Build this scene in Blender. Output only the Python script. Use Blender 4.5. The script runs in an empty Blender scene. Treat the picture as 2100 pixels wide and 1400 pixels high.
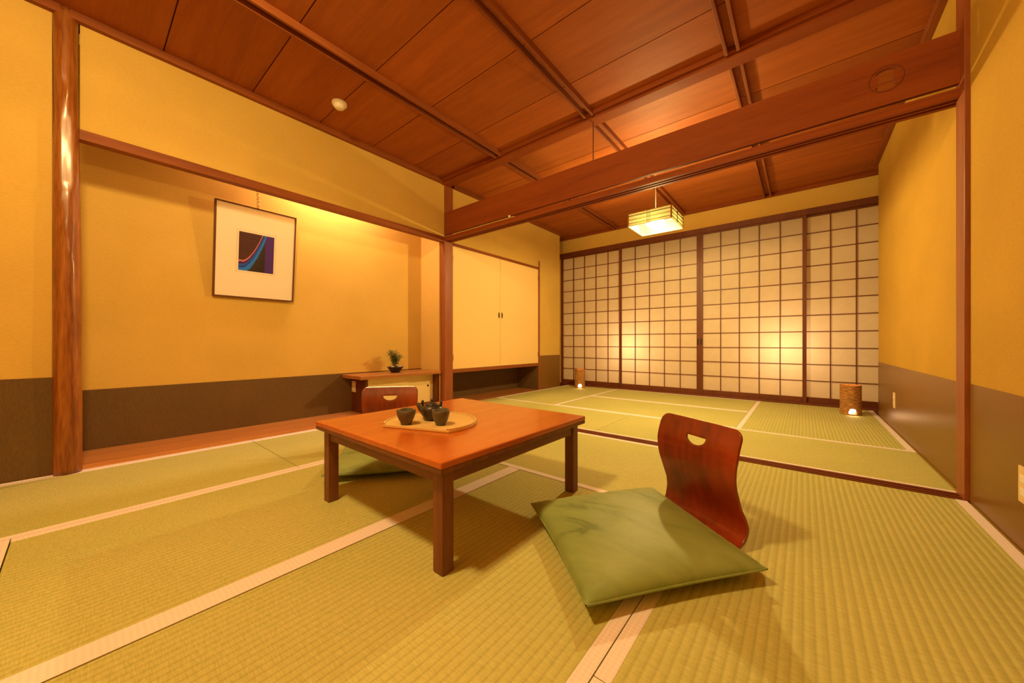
import bpy, bmesh, math, random
from mathutils import Vector, Matrix, noise
from mathutils.geometry import delaunay_2d_cdt
random.seed(7)
PI = math.pi
scn = bpy.context.scene
C = scn.collection

# ------------------------------------------------------------------ materials
def newmat(name):
    m = bpy.data.materials.new(name); m.use_nodes = True
    nt = m.node_tree; b = nt.nodes['Principled BSDF']
    return m, nt, b
def N(nt, t, **kw):
    n = nt.nodes.new(t)
    for k, v in kw.items():
        if k in n.inputs: n.inputs[k].default_value = v
        else: setattr(n, k, v)
    return n
def L(nt, a, b): nt.links.new(a, b)
def coords(nt, scale=(1,1,1), rot=(0,0,0)):
    tc = N(nt, 'ShaderNodeTexCoord'); mp = N(nt, 'ShaderNodeMapping')
    mp.inputs['Scale'].default_value = scale; mp.inputs['Rotation'].default_value = rot
    L(nt, tc.outputs['Object'], mp.inputs['Vector']); return mp.outputs['Vector']
def ramp(nt, fac, stops):
    r = N(nt, 'ShaderNodeValToRGB'); e = r.color_ramp.elements
    while len(e) < len(stops): e.new(0.5)
    for i, (p, c) in enumerate(stops):
        e[i].position = p; e[i].color = (*c, 1)
    L(nt, fac, r.inputs['Fac']); return r.outputs['Color']
def bump(nt, b, h, strength=.2, dist=.002):
    bp = N(nt, 'ShaderNodeBump'); bp.inputs['Strength'].default_value = strength; bp.inputs['Distance'].default_value = dist
    L(nt, h, bp.inputs['Height']); L(nt, bp.outputs['Normal'], b.inputs['Normal'])
def mixc(nt, fac, a, b, mode='MIX'):
    m = N(nt, 'ShaderNodeMix', data_type='RGBA', blend_type=mode)
    for s, v in ((m.inputs[0], fac), (m.inputs[6], a), (m.inputs[7], b)):
        if hasattr(v, 'type') and hasattr(v, 'links'): L(nt, v, s)
        elif isinstance(v, (int, float)): s.default_value = v
        else: s.default_value = (*v, 1)
    return m.outputs[2]
def plain(name, col, rough=.5, metal=0, **kw):
    m, nt, b = newmat(name)
    b.inputs['Base Color'].default_value = (*col, 1); b.inputs['Roughness'].default_value = rough; b.inputs['Metallic'].default_value = metal
    n = N(nt, 'ShaderNodeTexNoise'); n.inputs['Scale'].default_value = kw.get('ns', 60); n.inputs['Detail'].default_value = 3
    L(nt, coords(nt), n.inputs['Vector']); bump(nt, b, n.outputs['Fac'], kw.get('bs', .08), .001)
    return m
def wood(name, dark, light, axis='X', sc=1.0, rough=.4, island=False, coat=0, contrast=1.0, spec=.5):
    m, nt, b = newmat(name)
    s = {'X': (.7, 9, 9), 'Y': (9, .7, 9), 'Z': (9, 9, .7)}[axis]
    v = coords(nt, tuple(k*sc for k in s))
    if island:
        g = N(nt, 'ShaderNodeNewGeometry'); ad = N(nt, 'ShaderNodeVectorMath', operation='ADD')
        ml = N(nt, 'ShaderNodeMath', operation='MULTIPLY'); ml.inputs[1].default_value = 37.0
        L(nt, g.outputs['Random Per Island'], ml.inputs[0]); L(nt, v, ad.inputs[0]); L(nt, ml.outputs[0], ad.inputs[1]); v = ad.outputs[0]
    n1 = N(nt, 'ShaderNodeTexNoise'); n1.inputs['Scale'].default_value = 1.0; n1.inputs['Detail'].default_value = 4; n1.inputs['Distortion'].default_value = .6
    L(nt, v, n1.inputs['Vector'])
    n2 = N(nt, 'ShaderNodeTexNoise'); n2.inputs['Scale'].default_value = 9.0; n2.inputs['Detail'].default_value = 3
    L(nt, v, n2.inputs['Vector'])
    mx = N(nt, 'ShaderNodeMath', operation='MULTIPLY_ADD'); mx.inputs[1].default_value = .35
    L(nt, n2.outputs['Fac'], mx.inputs[0]); 
    m2 = N(nt, 'ShaderNodeMath', operation='MULTIPLY'); m2.inputs[1].default_value = .65
    L(nt, n1.outputs['Fac'], m2.inputs[0]); L(nt, m2.outputs[0], mx.inputs[2])
    w = .16/contrast
    col = ramp(nt, mx.outputs[0], [(.5-w, dark), (.5+w, light)])
    if island:
        hs = N(nt, 'ShaderNodeHueSaturation'); mr = N(nt, 'ShaderNodeMapRange'); mr.inputs[3].default_value = .86; mr.inputs[4].default_value = 1.12
        L(nt, g.outputs['Random Per Island'], mr.inputs[0]); L(nt, mr.outputs[0], hs.inputs['Value']); L(nt, col, hs.inputs['Color']); col = hs.outputs['Color']
    L(nt, col, b.inputs['Base Color']); b.inputs['Roughness'].default_value = rough
    b.inputs['Coat Weight'].default_value = coat; b.inputs['Coat Roughness'].default_value = .12; b.inputs['Specular IOR Level'].default_value = spec
    bump(nt, b, mx.outputs[0], .12, .001)
    return m
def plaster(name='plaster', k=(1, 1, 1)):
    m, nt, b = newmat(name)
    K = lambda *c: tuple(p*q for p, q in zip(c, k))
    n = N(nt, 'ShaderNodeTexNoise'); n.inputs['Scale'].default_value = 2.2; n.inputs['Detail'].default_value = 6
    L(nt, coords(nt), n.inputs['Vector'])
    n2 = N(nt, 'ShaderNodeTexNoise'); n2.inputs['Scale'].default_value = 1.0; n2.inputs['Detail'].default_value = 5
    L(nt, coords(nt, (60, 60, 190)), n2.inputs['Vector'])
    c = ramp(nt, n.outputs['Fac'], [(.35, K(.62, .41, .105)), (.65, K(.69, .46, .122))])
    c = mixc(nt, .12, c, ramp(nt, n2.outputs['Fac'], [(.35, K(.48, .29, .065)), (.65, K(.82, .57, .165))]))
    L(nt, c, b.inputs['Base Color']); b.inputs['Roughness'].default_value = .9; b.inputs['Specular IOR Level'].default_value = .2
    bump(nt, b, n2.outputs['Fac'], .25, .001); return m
def wainpaper(name, c0, c1, rough, spec):
    m, nt, b = newmat(name)
    n = N(nt, 'ShaderNodeTexNoise'); n.inputs['Scale'].default_value = 1.0; n.inputs['Detail'].default_value = 4
    L(nt, coords(nt, (260, 260, 40)), n.inputs['Vector'])
    n2 = N(nt, 'ShaderNodeTexNoise'); n2.inputs['Scale'].default_value = 1.5; n2.inputs['Detail'].default_value = 5
    L(nt, coords(nt), n2.inputs['Vector'])
    c = mixc(nt, .5, ramp(nt, n.outputs['Fac'], [(.35, c0), (.65, c1)]), ramp(nt, n2.outputs['Fac'], [(.35, c0), (.65, c1)]))
    L(nt, c, b.inputs['Base Color']); b.inputs['Roughness'].default_value = rough; b.inputs['Specular IOR Level'].default_value = spec
    bump(nt, b, n.outputs['Fac'], .15, .0006); return m
def tatami(name, axis):
    m, nt, b = newmat(name)
    v = coords(nt)
    w = N(nt, 'ShaderNodeTexWave', wave_type='BANDS', bands_direction='X' if axis == 'Y' else 'Y', wave_profile='SIN')
    w.inputs['Scale'].default_value = 2*PI/20/.0215; w.inputs['Distortion'].default_value = .25; w.inputs['Detail'].default_value = 1; w.inputs['Detail Scale'].default_value = .6
    L(nt, v, w.inputs['Vector'])
    n = N(nt, 'ShaderNodeTexNoise'); n.inputs['Scale'].default_value = 1.0; n.inputs['Detail'].default_value = 3
    L(nt, coords(nt, (45, 330, 45) if axis == 'Y' else (330, 45, 45)), n.inputs['Vector'])
    n2 = N(nt, 'ShaderNodeTexNoise'); n2.inputs['Scale'].default_value = 1.6; n2.inputs['Detail'].default_value = 5
    L(nt, v, n2.inputs['Vector'])
    c = ramp(nt, n.outputs['Fac'], [(.3, (.45, .45, .15)), (.7, (.60, .60, .235))])
    c = mixc(nt, .25, c, ramp(nt, n2.outputs['Fac'], [(.35, (.43, .45, .14)), (.65, (.625, .595, .225))]))
    c = mixc(nt, .38, c, ramp(nt, w.outputs['Fac'], [(.02, (.62, .56, .5)), (.3, (1, 1, 1)), (1, (1.0, 1.0, 1.0))]), 'MULTIPLY')
    L(nt, c, b.inputs['Base Color']); b.inputs['Roughness'].default_value = .72; b.inputs['Specular IOR Level'].default_value = .25
    ad = N(nt, 'ShaderNodeMath', operation='MULTIPLY_ADD'); ad.inputs[1].default_value = .35
    L(nt, n.outputs['Fac'], ad.inputs[0]); L(nt, w.outputs['Fac'], ad.inputs[2])
    bump(nt, b, ad.outputs[0], .5, .0025); return m
def border():
    m, nt, b = newmat('border_cloth')
    ck = N(nt, 'ShaderNodeTexChecker'); ck.inputs['Scale'].default_value = 120; ck.inputs['Color1'].default_value = (.88, .80, .86, 1); ck.inputs['Color2'].default_value = (.81, .73, .78, 1)
    L(nt, coords(nt, rot=(0, 0, PI/4)), ck.inputs['Vector']); L(nt, ck.outputs['Color'], b.inputs['Base Color']); b.inputs['Roughness'].default_value = .8
    return m
def velvet():
    m, nt, b = newmat('green_velvet')
    n = N(nt, 'ShaderNodeTexNoise'); n.inputs['Scale'].default_value = 6; n.inputs['Detail'].default_value = 6; n.inputs['Distortion'].default_value = .5
    L(nt, coords(nt, (1, 2.2, 1)), n.inputs['Vector'])
    c = ramp(nt, n.outputs['Fac'], [(.33, (.14, .20, .055)), (.41, (.22, .30, .09)), (.7, (.285, .37, .13))])
    L(nt, c, b.inputs['Base Color']); b.inputs['Roughness'].default_value = .55; b.inputs['Sheen Weight'].default_value = .35; b.inputs['Sheen Roughness'].default_value = .35
    b.inputs['Sheen Tint'].default_value = (.8, .9, .5, 1)
    n3 = N(nt, 'ShaderNodeTexNoise'); n3.inputs['Scale'].default_value = 7; n3.inputs['Detail'].default_value = 3; n3.inputs['Distortion'].default_value = .4
    L(nt, coords(nt, (1.3, 1.3, 1), (0, 0, .9)), n3.inputs['Vector']); bump(nt, b, n3.outputs['Fac'], .3, .006); return m
def paper(name, col, trans=.5):
    m, nt, b = newmat(name); nt.nodes.remove(b)
    out = nt.nodes['Material Output']
    n = N(nt, 'ShaderNodeTexNoise'); n.inputs['Scale'].default_value = 12; n.inputs['Detail'].default_value = 5
    L(nt, coords(nt), n.inputs['Vector'])
    c = ramp(nt, n.outputs['Fac'], [(.3, tuple(k*.94 for k in col)), (.7, col)])
    d = N(nt, 'ShaderNodeBsdfDiffuse'); t = N(nt, 'ShaderNodeBsdfTranslucent'); mx = N(nt, 'ShaderNodeMixShader'); mx.inputs[0].default_value = trans
    L(nt, c, d.inputs['Color']); L(nt, c, t.inputs['Color']); L(nt, d.outputs[0], mx.inputs[1]); L(nt, t.outputs[0], mx.inputs[2]); L(nt, mx.outputs[0], out.inputs['Surface'])
    return m
def emis(name, col, st):
    m, nt, b = newmat(name); b.inputs['Base Color'].default_value = (*col, 1)
    b.inputs['Emission Color'].default_value = (*col, 1); b.inputs['Emission Strength'].default_value = st; return m
def rattan():
    m, nt, b = newmat('woven_rattan')
    tc = N(nt, 'ShaderNodeTexCoord')
    n = N(nt, 'ShaderNodeTexNoise'); n.inputs['Scale'].default_value = 1; n.inputs['Detail'].default_value = 3
    L(nt, coords(nt, (30, 30, 160)), n.inputs['Vector'])
    c = ramp(nt, n.outputs['Fac'], [(.35, (.24, .09, .02)), (.65, (.66, .34, .11))]); L(nt, c, b.inputs['Base Color']); b.inputs['Roughness'].default_value = .6
    return m

M = {}
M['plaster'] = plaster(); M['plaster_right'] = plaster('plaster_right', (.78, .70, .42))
M['wain_dark'] = wainpaper('brown_wainscot_paper', (.115, .062, .022), (.165, .095, .036), .6, .3)
M['wain_gloss'] = wainpaper('brown_wainscot_film', (.185, .085, .010), (.22, .104, .015), .34, .32)
M['ceil'] = wood('ceiling_board', (.28, .066, .008), (.42, .116, .017), 'X', 1.5, .62, True, 0, .75, .35)
M['trim_x'] = wood('trim_wood_x', (.21, .044, .008), (.30, .072, .014), 'X', 1.2, .6, spec=.18)
M['trim_y'] = wood('trim_wood_y', (.20, .050, .012), (.31, .088, .022), 'Y', 1.2, .58, spec=.25)
M['trim_z'] = wood('trim_wood_z', (.22, .055, .012), (.36, .10, .025), 'Z', 1.2, .45)
M['dark_z'] = wood('dark_wood_z', (.10, .024, .007), (.16, .042, .012), 'Z', 1.2, .4)
M['dark_x'] = wood('dark_wood_x', (.14, .036, .010), (.22, .06, .018), 'X', 1.2, .55, spec=.2)
M['lacq_z'] = wood('shoji_wood_z', (.13, .028, .007), (.18, .042, .012), 'Z', 1, .5)
M['log'] = wood('polished_log', (.15, .030, .005), (.40, .14, .025), 'Z', 1.9, .36, coat=.25, contrast=1.2)
M['toko'] = wood('alcove_board', (.50, .19, .055), (.64, .27, .085), 'Y', 1.5, .3, coat=.3)
M['cabtop'] = wood('cabinet_top_wood', (.34, .12, .03), (.46, .18, .05), 'Y', 1.5, .35)
M['tabletop'] = wood('table_top_wood', (.43, .095, .010), (.57, .145, .02), 'Y', 1.7, .27, coat=.25, contrast=.8)
M['tableleg'] = wood('table_leg_wood', (.13, .040, .014), (.23, .075, .026), 'Z', 3, .45)
M['tablex'] = wood('table_rail_wood_x', (.12, .038, .014), (.22, .072, .026), 'X', 2.5, .45)
M['tabley'] = wood('table_rail_wood_y', (.12, .038, .014), (.22, .072, .026), 'Y', 2.5, .45)
M['ply'] = wood('bent_plywood', (.12, .014, .003), (.32, .042, .008), 'Z', .55, .3, coat=.35, contrast=.9)
M['tray'] = wood('pale_tray_wood', (.62, .42, .16), (.74, .52, .22), 'X', 1.6, .45)
M['tat_x'] = tatami('tatami_rush_x', 'X'); M['tat_y'] = tatami('tatami_rush_y', 'Y')
M['heri'] = border()
M['velvet'] = velvet()
M['paper'] = paper('shoji_paper', (.90, .80, .66), .42)
M['shade'] = paper('shade_paper', (.25, .225, .15), .68)
M['doorpanel'] = plain('cream_door_paper', (.86, .62, .27), .8, bs=.03)
M['doorpanel2'] = plain('cabinet_door_paper', (.85, .68, .34), .8, bs=.03)
M['clay'] = plain('black_clay', (.034, .025, .018), .38, bs=.4, ns=90)
M['clay2'] = plain('grey_clay', (.10, .085, .06), .42, bs=.5, ns=90)
M['black'] = plain('black_lacquer', (.02, .012, .01), .3)
M['white'] = plain('white_plastic', (.90, .86, .84), .4, bs=.02)
M['ivory'] = plain('ivory_plastic', (.8, .62, .38), .4, bs=.02)
M['brass'] = plain('old_brass', (.45, .28, .10), .35, 1)
M['frame'] = wood('picture_frame_wood', (.10, .03, .01), (.17, .05, .018), 'Z', 3, .4)
M['mat'] = plain('picture_mat_board', (.90, .80, .74), .8, bs=.02)
M['leaf'] = plain('leaf', (.10, .15, .035), .5)
M['stem'] = plain('stem', (.25, .20, .10), .6)
M['stone'] = plain('pebble', (.62, .58, .50), .7)
M['moss'] = plain('soil', (.10, .06, .025), .9)
M['globe'] = emis('lit_globe', (1.0, .85, .65), 1.1)
M['bulb'] = emis('lit_bulb', (1.0, .72, .38), 5)
M['green_line'] = plain('shade_ink', (.03, .04, .012), .6)
M['shadewood'] = plain('shade_wood', (.55, .33, .13), .5)
M['rattan'] = rattan()

# ------------------------------------------------------------------ helpers
def new(): return bmesh.new()
def box(bm, x0, x1, y0, y1, z0, z1):
    vs = [bm.verts.new((x, y, z)) for z in (z0, z1) for y in (y0, y1) for x in (x0, x1)]
    for f in ((0,2,3,1),(4,5,7,6),(0,1,5,4),(2,6,7,3),(0,4,6,2),(1,3,7,5)): bm.faces.new([vs[i] for i in f])
    return bm
def B(*a): return box(new(), *a)
def obj(name, bm, mat, parent=None, bev=0, smooth=False, seg=2):
    if not parent and True:
        pass
    me = bpy.data.meshes.new(name); bmesh.ops.recalc_face_normals(bm, faces=bm.faces[:]); bm.to_mesh(me); bm.free()
    if isinstance(mat, (list, tuple)):
        for k in mat: me.materials.append(k)
    else: me.materials.append(mat)
    if smooth: me.polygons.foreach_set('use_smooth', [True]*len(me.polygons))
    o = bpy.data.objects.new(name, me); C.objects.link(o)
    if parent: o.parent = parent
    if bev:
        md = o.modifiers.new('bevel', 'BEVEL'); md.width = bev; md.segments = seg; md.limit_method = 'ANGLE'; md.angle_limit = .7
    return o
def rebase(o):
    """put a one-mesh thing's origin at the centre of its base"""
    vs = o.data.vertices
    xs = [v.co.x for v in vs]; ys = [v.co.y for v in vs]; zs = [v.co.z for v in vs]
    c = Vector(((min(xs)+max(xs))/2, (min(ys)+max(ys))/2, min(zs)))
    o.data.transform(Matrix.Translation(-c)); o.location = c
    for ch in o.children: ch.data.transform(Matrix.Translation(-c))
    return o
def tag(o, label, cat, group=None):
    o['label'] = label; o['category'] = cat
    if group: o['group'] = group
    return o
def thing(name, label, cat, loc=(0,0,0), rz=0, group=None):
    o = bpy.data.objects.new(name, None); C.objects.link(o); o.empty_display_size = .05
    o.location = loc; o.rotation_euler = (0, 0, rz); return tag(o, label, cat, group)
def struct(name, bm, mat, parent=None, **kw):
    o = obj(name, bm, mat, parent, **kw)
    if not parent: o['kind'] = 'structure'
    return o
def lathe(bm, prof, n=40, cx=0, cy=0, a0=0, a1=2*PI):
    full = abs(a1-a0-2*PI) < 1e-6
    cnt = n if full else n+1
    rings = []
    for r, z in prof:
        if r < 1e-6: rings.append([bm.verts.new((cx, cy, z))])
        else: rings.append([bm.verts.new((cx+r*math.cos(a0+(a1-a0)*i/n), cy+r*math.sin(a0+(a1-a0)*i/n), z)) for i in range(cnt)])
    for a, b in zip(rings, rings[1:]):
        for i in range(n):
            j = (i+1) % cnt if full else i+1
            if len(a) == 1 and len(b) == 1: continue
            if len(a) == 1: bm.faces.new((a[0], b[j], b[i]))
            elif len(b) == 1: bm.faces.new((a[i], a[j], b[0]))
            else: bm.faces.new((a[i], a[j], b[j], b[i]))
    return bm
def tube(bm, pts, rad, n=8, cap=True):
    pts = [Vector(p) for p in pts]
    rads = rad if isinstance(rad, (list, tuple)) else [rad]*len(pts)
    rings = []; up = Vector((0, 0, 1)); pn = None
    for i, p in enumerate(pts):
        d = (pts[min(i+1, len(pts)-1)]-pts[max(i-1, 0)]).normalized()
        if pn is None:
            pn = d.cross(up)
            if pn.length < .05: pn = d.cross(Vector((1, 0, 0)))
        pn = (pn - d*pn.dot(d)).normalized(); q = d.cross(pn)
        rings.append([bm.verts.new(p+(pn*math.cos(2*PI*k/n)+q*math.sin(2*PI*k/n))*rads[i]) for k in range(n)])
    for a, b in zip(rings, rings[1:]):
        for k in range(n): bm.faces.new((a[k], a[(k+1) % n], b[(k+1) % n], b[k]))
    if cap: bm.faces.new(rings[0][::-1]); bm.faces.new(rings[-1])
    return bm
def poly_plate(bm, outer, holes, fn, step):
    """triangulated 2-D plate with holes, mapped by fn(x,y)->Vector"""
    pts = []; edges = []
    def loop(l):
        s = len(pts); pts.extend(Vector(p) for p in l)
        for i in range(len(l)): edges.append((s+i, s+(i+1) % len(l)))
    loop(outer)
    for h in holes: loop(h)
    def inside(p, l):
        c = False; j = len(l)-1
        for i in range(len(l)):
            if (l[i][1] > p[1]) != (l[j][1] > p[1]) and p[0] < (l[j][0]-l[i][0])*(p[1]-l[i][1])/(l[j][1]-l[i][1])+l[i][0]: c = not c
            j = i
        return c
    if step:
        xs = [p[0] for p in outer]; ys = [p[1] for p in outer]
        y = min(ys)+step/2
        while y < max(ys):
            x = min(xs)+step/2
            while x < max(xs):
                if inside((x, y), outer) and not any(inside((x, y), h) for h in holes) and min((Vector((x, y))-p).length for p in pts[:sum(map(len, [outer]+holes))]) > step*.45: pts.append(Vector((x, y)))
                x += step
            y += step
    v, e, f, *_ = delaunay_2d_cdt([Vector((p[0], p[1])) for p in pts], edges, [], 0, 1e-7)
    bv = [bm.verts.new(fn(p.x, p.y)) for p in v]
    for t in f:
        c = sum((Vector((v[i].x, v[i].y)) for i in t), Vector((0, 0)))/len(t)
        if inside(c, outer) and not any(inside(c, h) for h in holes):
            bm.faces.new([bv[i] for i in t])
    return bm

XL, XR, YP, ZC = -2.98, .555, 2.486, 2.42
XB = -3.37

# ------------------------------------------------------------------ floor + tatami
struct('floor', B(-4.2, 2.0, -1.4, 6.6, -.12, -.05), M['dark_x'])
HW = .034
def mat_(x0, x1, y0, y1, ax, label, hl=.034, hr=.034):
    g = .0015; x0 += g; x1 -= g; y0 += g; y1 -= g
    bm = B(x0, x1, y0, y1, -.05, 0)
    o = obj('tatami_mat', bm, M['tat_y' if ax == 'Y' else 'tat_x'], bev=.002)
    strips = ((x0, x0+hl, y0, y1), (x1-hr, x1, y0, y1)) if ax == 'Y' else ((x0, x1, y0, y0+HW), (x0, x1, y1-HW, y1))
    for s in [q for q in strips if q[1]-q[0] > .001]: obj('cloth_border', B(*s, -.001, .0009), M['heri'], o)
    tag(o, label, 'tatami mat'); rebase(o)
X0, X1, X2, X3, X4 = XL+.012, -2.128, -1.215, -.332, XR-.008
mat_(X0, X1, -1.12, .765, 'Y', 'tatami mat at the left photo edge beside the round wooden post')
mat_(X0, X1, .765, 2.425, 'Y', 'tatami mat along the alcove board in front of the low alcove cabinet')
mat_(X1, X2+.036, -.15, 1.505, 'Y', 'long tatami mat under the left half of the low table', hr=.070)
mat_(X2+.036, X3, -.15, 1.505, 'Y', 'tatami mat under the front table leg and the near half of the big cushion', hl=0)
mat_(X3, X4, .667, 2.425, 'Y', 'ribbed tatami mat under the right-hand chair, running along the right wall up to the threshold')
mat_(X3, X4, -1.12, .667, 'Y', 'ribbed tatami mat in the bottom right corner nearest the camera')
mat_(X1, X3, 1.505, 2.425, 'X', 'tatami mat laid crosswise behind the low table, in front of the threshold')
mat_(X1, X3, -1.12, -.15, 'X', 'crosswise tatami mat showing only a corner of its border at the lower left photo edge')
YT = 2.515
mat_(X0, -1.255, YT, 3.335, 'X', 'crosswise tatami mat just past the threshold, beside the cupboard')
mat_(-1.255, X4, YT, 3.335, 'X', 'crosswise tatami mat just past the threshold, running to the right wall')
mat_(X0, -2.10, 3.335, 5.07, 'Y', 'tatami mat in the far left corner under the small woven lantern')
mat_(-2.10, -.42, 3.335, 4.20, 'X', 'crosswise tatami mat in the middle of the back room, one row before the paper screens')
mat_(-2.10, -.42, 4.20, 5.07, 'X', 'crosswise tatami mat directly against the foot of the two middle paper screens')
mat_(-.42, X4, 3.335, 5.07, 'Y', 'tatami mat in the far right corner under the right-hand woven lantern')
# threshold with two grooves
bm = new()
for y0, y1, z in ((2.425, 2.436, .004), (2.436, 2.456, -.004), (2.456, 2.470, .004), (2.470, 2.490, -.004), (2.490, 2.515, .004)): box(bm, XL+.01, XR-.002, y0, y1, -.05, z)
struct('trim_1', bm, M['dark_x'])

# ------------------------------------------------------------------ walls
wl = struct('wall_left', B(XL-.13, XL, -1.2, -.088, -.05, ZC+.03), M['plaster'])      # left of the round post
struct('wall_left_upper', B(XL-.06, XL, .003, YP, 1.817, ZC+.03), M['plaster'])       # above the alcove lintel
bm = new()
box(bm, XL-.13, XL, 2.603, 4.265, 1.78, ZC+.03)            # above the cupboard
box(bm, XL-.13, XL, 4.265, 4.825, -.05, ZC+.03)            # beside the screens
wlf = struct('wall_left_far', bm, M['plaster'])
obj('wainscot', B(XL, XL+.002, -1.2, -.085, 0, .505), M['wain_dark'], wl)
obj('wainscot', B(XL, XL+.002, 4.262, 4.827, 0, .498), M['wain_gloss'], wlf)
obj('wall_end', B(XL-.3, XL-.13, 4.70, 4.825, -.05, ZC+.03), M['plaster'], wlf)
wa = struct('wall_alcove_back', B(XB-.05, XB, -.17, 2.52, -.05, ZC+.03), M['plaster'])
struct('wall_alcove_right', B(XB, XL-.066, 2.474, 2.52, -.05, ZC+.03), M['plaster'])
struct('wall_alcove_left', B(XB, XL-.13, -.17, -.11, -.05, ZC+.03), M['plaster'])
struct('ceiling_alcove', B(XB, XL-.06, -.11, 2.474, 2.30, 2.36), M['plaster'])
obj('wainscot', B(XB, XB+.002, -.11, 2.474, 0, .395), M['wain_dark'], wa)
struct('wall_back', B(-3.2, .8, -1.3, -1.2, -.05, ZC+.03), M['plaster'])
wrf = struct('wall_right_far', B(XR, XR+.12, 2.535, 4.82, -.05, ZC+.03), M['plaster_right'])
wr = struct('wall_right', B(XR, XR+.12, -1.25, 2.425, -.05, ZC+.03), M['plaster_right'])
struct('wall_right_core', B(XR+.07, XR+.12, 2.425, 2.535, -.05, ZC+.03), M['plaster'])
obj('wainscot', B(XR-.002, XR, 2.536, 4.822, 0, .502), M['wain_gloss'], wrf)
obj('wainscot', B(XR-.002, XR, -1.2, 2.425, 0, .506), M['wain_gloss'], wr)
# far wall above screens and the ends of the screen track
YS = 5.13
bm = new()
box(bm, -3.45, 1.4, YS-.01, YS+.09, 2.165, ZC+.03)
box(bm, -3.45, -3.19, YS-.31, YS+.12, -.05, 2.2)
box(bm, 1.12, 1.4, YS-.5, YS+.12, -.05, ZC)
box(bm, .6, 1.4, YS-.5, YS-.4, -.05, ZC)
struct('wall_far', bm, M['plaster'])
# enclosed veranda behind the screens
bm = new()
box(bm, -3.6, 1.6, 6.25, 6.35, -.05, 2.6); box(bm, -3.6, -3.5, YS+.1, 6.3, -.05, 2.6); box(bm, 1.5, 1.6, YS+.1, 6.3, -.05, 2.6); box(bm, -3.6, 1.6, YS+.1, 6.3, 2.5, 2.6)
struct('wall_veranda', bm, M['plaster'])
struct('added_light_blocker', B(-2.065, .01, YS+.115, YS+.135, 1.765, 2.49), M['dark_x'])  # added unseen board, blocks the backlight on the upper middle screens

# ------------------------------------------------------------------ ceiling
bm = new(); random.seed(3)
cols = ((-3.5, -2.155), (-2.155, -1.245), (-1.245, -.32), (-.32, 1.5))
y = .765-.443*5
k = 0
while y < 5.3:
    for a, b_ in cols:
        y1 = min(y+.443, 5.34)
        t = .010
        vs = [bm.verts.new(p) for p in ((a, y, ZC), (b_, y, ZC), (b_, y1-.006, ZC), (a, y1-.006, ZC), (a, y, ZC+.014), (b_, y, ZC+.014), (b_, y1-.006, ZC+.014), (a, y1-.006, ZC+.014))]
        for f in ((0,1,2,3),(7,6,5,4),(0,4,5,1),(1,5,6,2),(2,6,7,3),(3,7,4,0)): bm.faces.new([vs[i] for i in f])
    y += .443
ce = struct('ceiling', bm, M['ceil'])
obj('ceiling_backing', B(-3.6, 1.6, -1.3, 5.5, ZC+.016, ZC+.05), M['dark_x'], ce)
for xc in (-2.155, -1.245, -.32):
    for s in (-1, 1):
        for y0, y1 in ((-1.2, 2.43), (2.53, 5.12)):
            obj('ceiling_batten', B(xc+s*.030-.0085, xc+s*.030+.0085, y0, y1, ZC-.042, ZC+.002), M['trim_y'], ce, bev=.002)
# picture-rail mouldings at the ceiling
struct('trim_3', B(XL-.001, XL+.035, -1.2, 2.50, ZC-.045, ZC), M['trim_y'], bev=.003)
struct('trim_4', B(XL-.001, XL+.035, 2.6, 4.83, ZC-.045, ZC), M['trim_y'], bev=.003)
struct('trim_5', B(XR-.035, XR+.001, 2.53, 4.83, ZC-.045, ZC), M['trim_y'], bev=.003)
struct('trim_6', B(XR-.035, XR+.001, -1.2, 2.43, ZC-.045, ZC), M['trim_y'], bev=.003)
struct('trim_7', B(-3.3, 1.2, YS-.045, YS-.01, ZC-.04, ZC), M['trim_x'], bev=.003)
bm = new(); box(bm, XL, XR, 2.45, 2.55, ZC-.05, ZC); box(bm, XL+.03, XR, 2.425, 2.45, ZC-.032, ZC); 
struct('trim_8', bm, M['trim_x'], bev=.003)

# ------------------------------------------------------------------ lintels, transom, posts
def cam_lintel():
    bm = new(); y0, y1 = 2.478, 2.578
    box(bm, XL, XR-.004, y0, y1, 1.802, 1.815)
    for a, b_ in ((y0, y0+.022), (y0+.042, y0+.056), (y0+.076, y1)): box(bm, XL, XR-.004, a, b_, 1.775, 1.803)
    return bm
o = struct('trim_9', cam_lintel(), M['trim_x'])
# transom plank with a cut-through weight-shaped mark
cx, cz = .312-.0, 1.962
hole = []
R_, rn = .052, .026
for i in range(72):
    a = 2*PI*i/72; x, z = .98*R_*math.cos(a), R_*math.sin(a)
    lim = .9
    if abs(z) < R_*.62 and abs(x) > R_*.4:
        s = 1 if x > 0 else -1
        q = max(0, 1-(z/(R_*.62))**2)
        x = s*(.98*R_*math.cos(math.asin(min(1, abs(z)/R_))) - .026*math.sqrt(q))
    hole.append((cx+x, cz+z))
x0, x1, z0, z1 = XL+.004, XR-.004, 1.838, 2.074
outer = [(x0, z0), (x1, z0), (x1, z1), (x0, z1)]
bm = new()
poly_plate(bm, outer, [hole], lambda x, z: Vector((x, 2.484, z)), 0)
r = bmesh.ops.extrude_face_region(bm, geom=bm.faces[:])
bmesh.ops.translate(bm, verts=[v for v in r['geom'] if isinstance(v, bmesh.types.BMVert)], vec=(0, .022, 0))
o = obj('transom_board', bm, M['dark_x' if 0 else 'trim_x'])
tag(o, 'wide brown transom plank with a cut-out oval mark, above the grooved lintel', 'transom'); 
ins = new()
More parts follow.
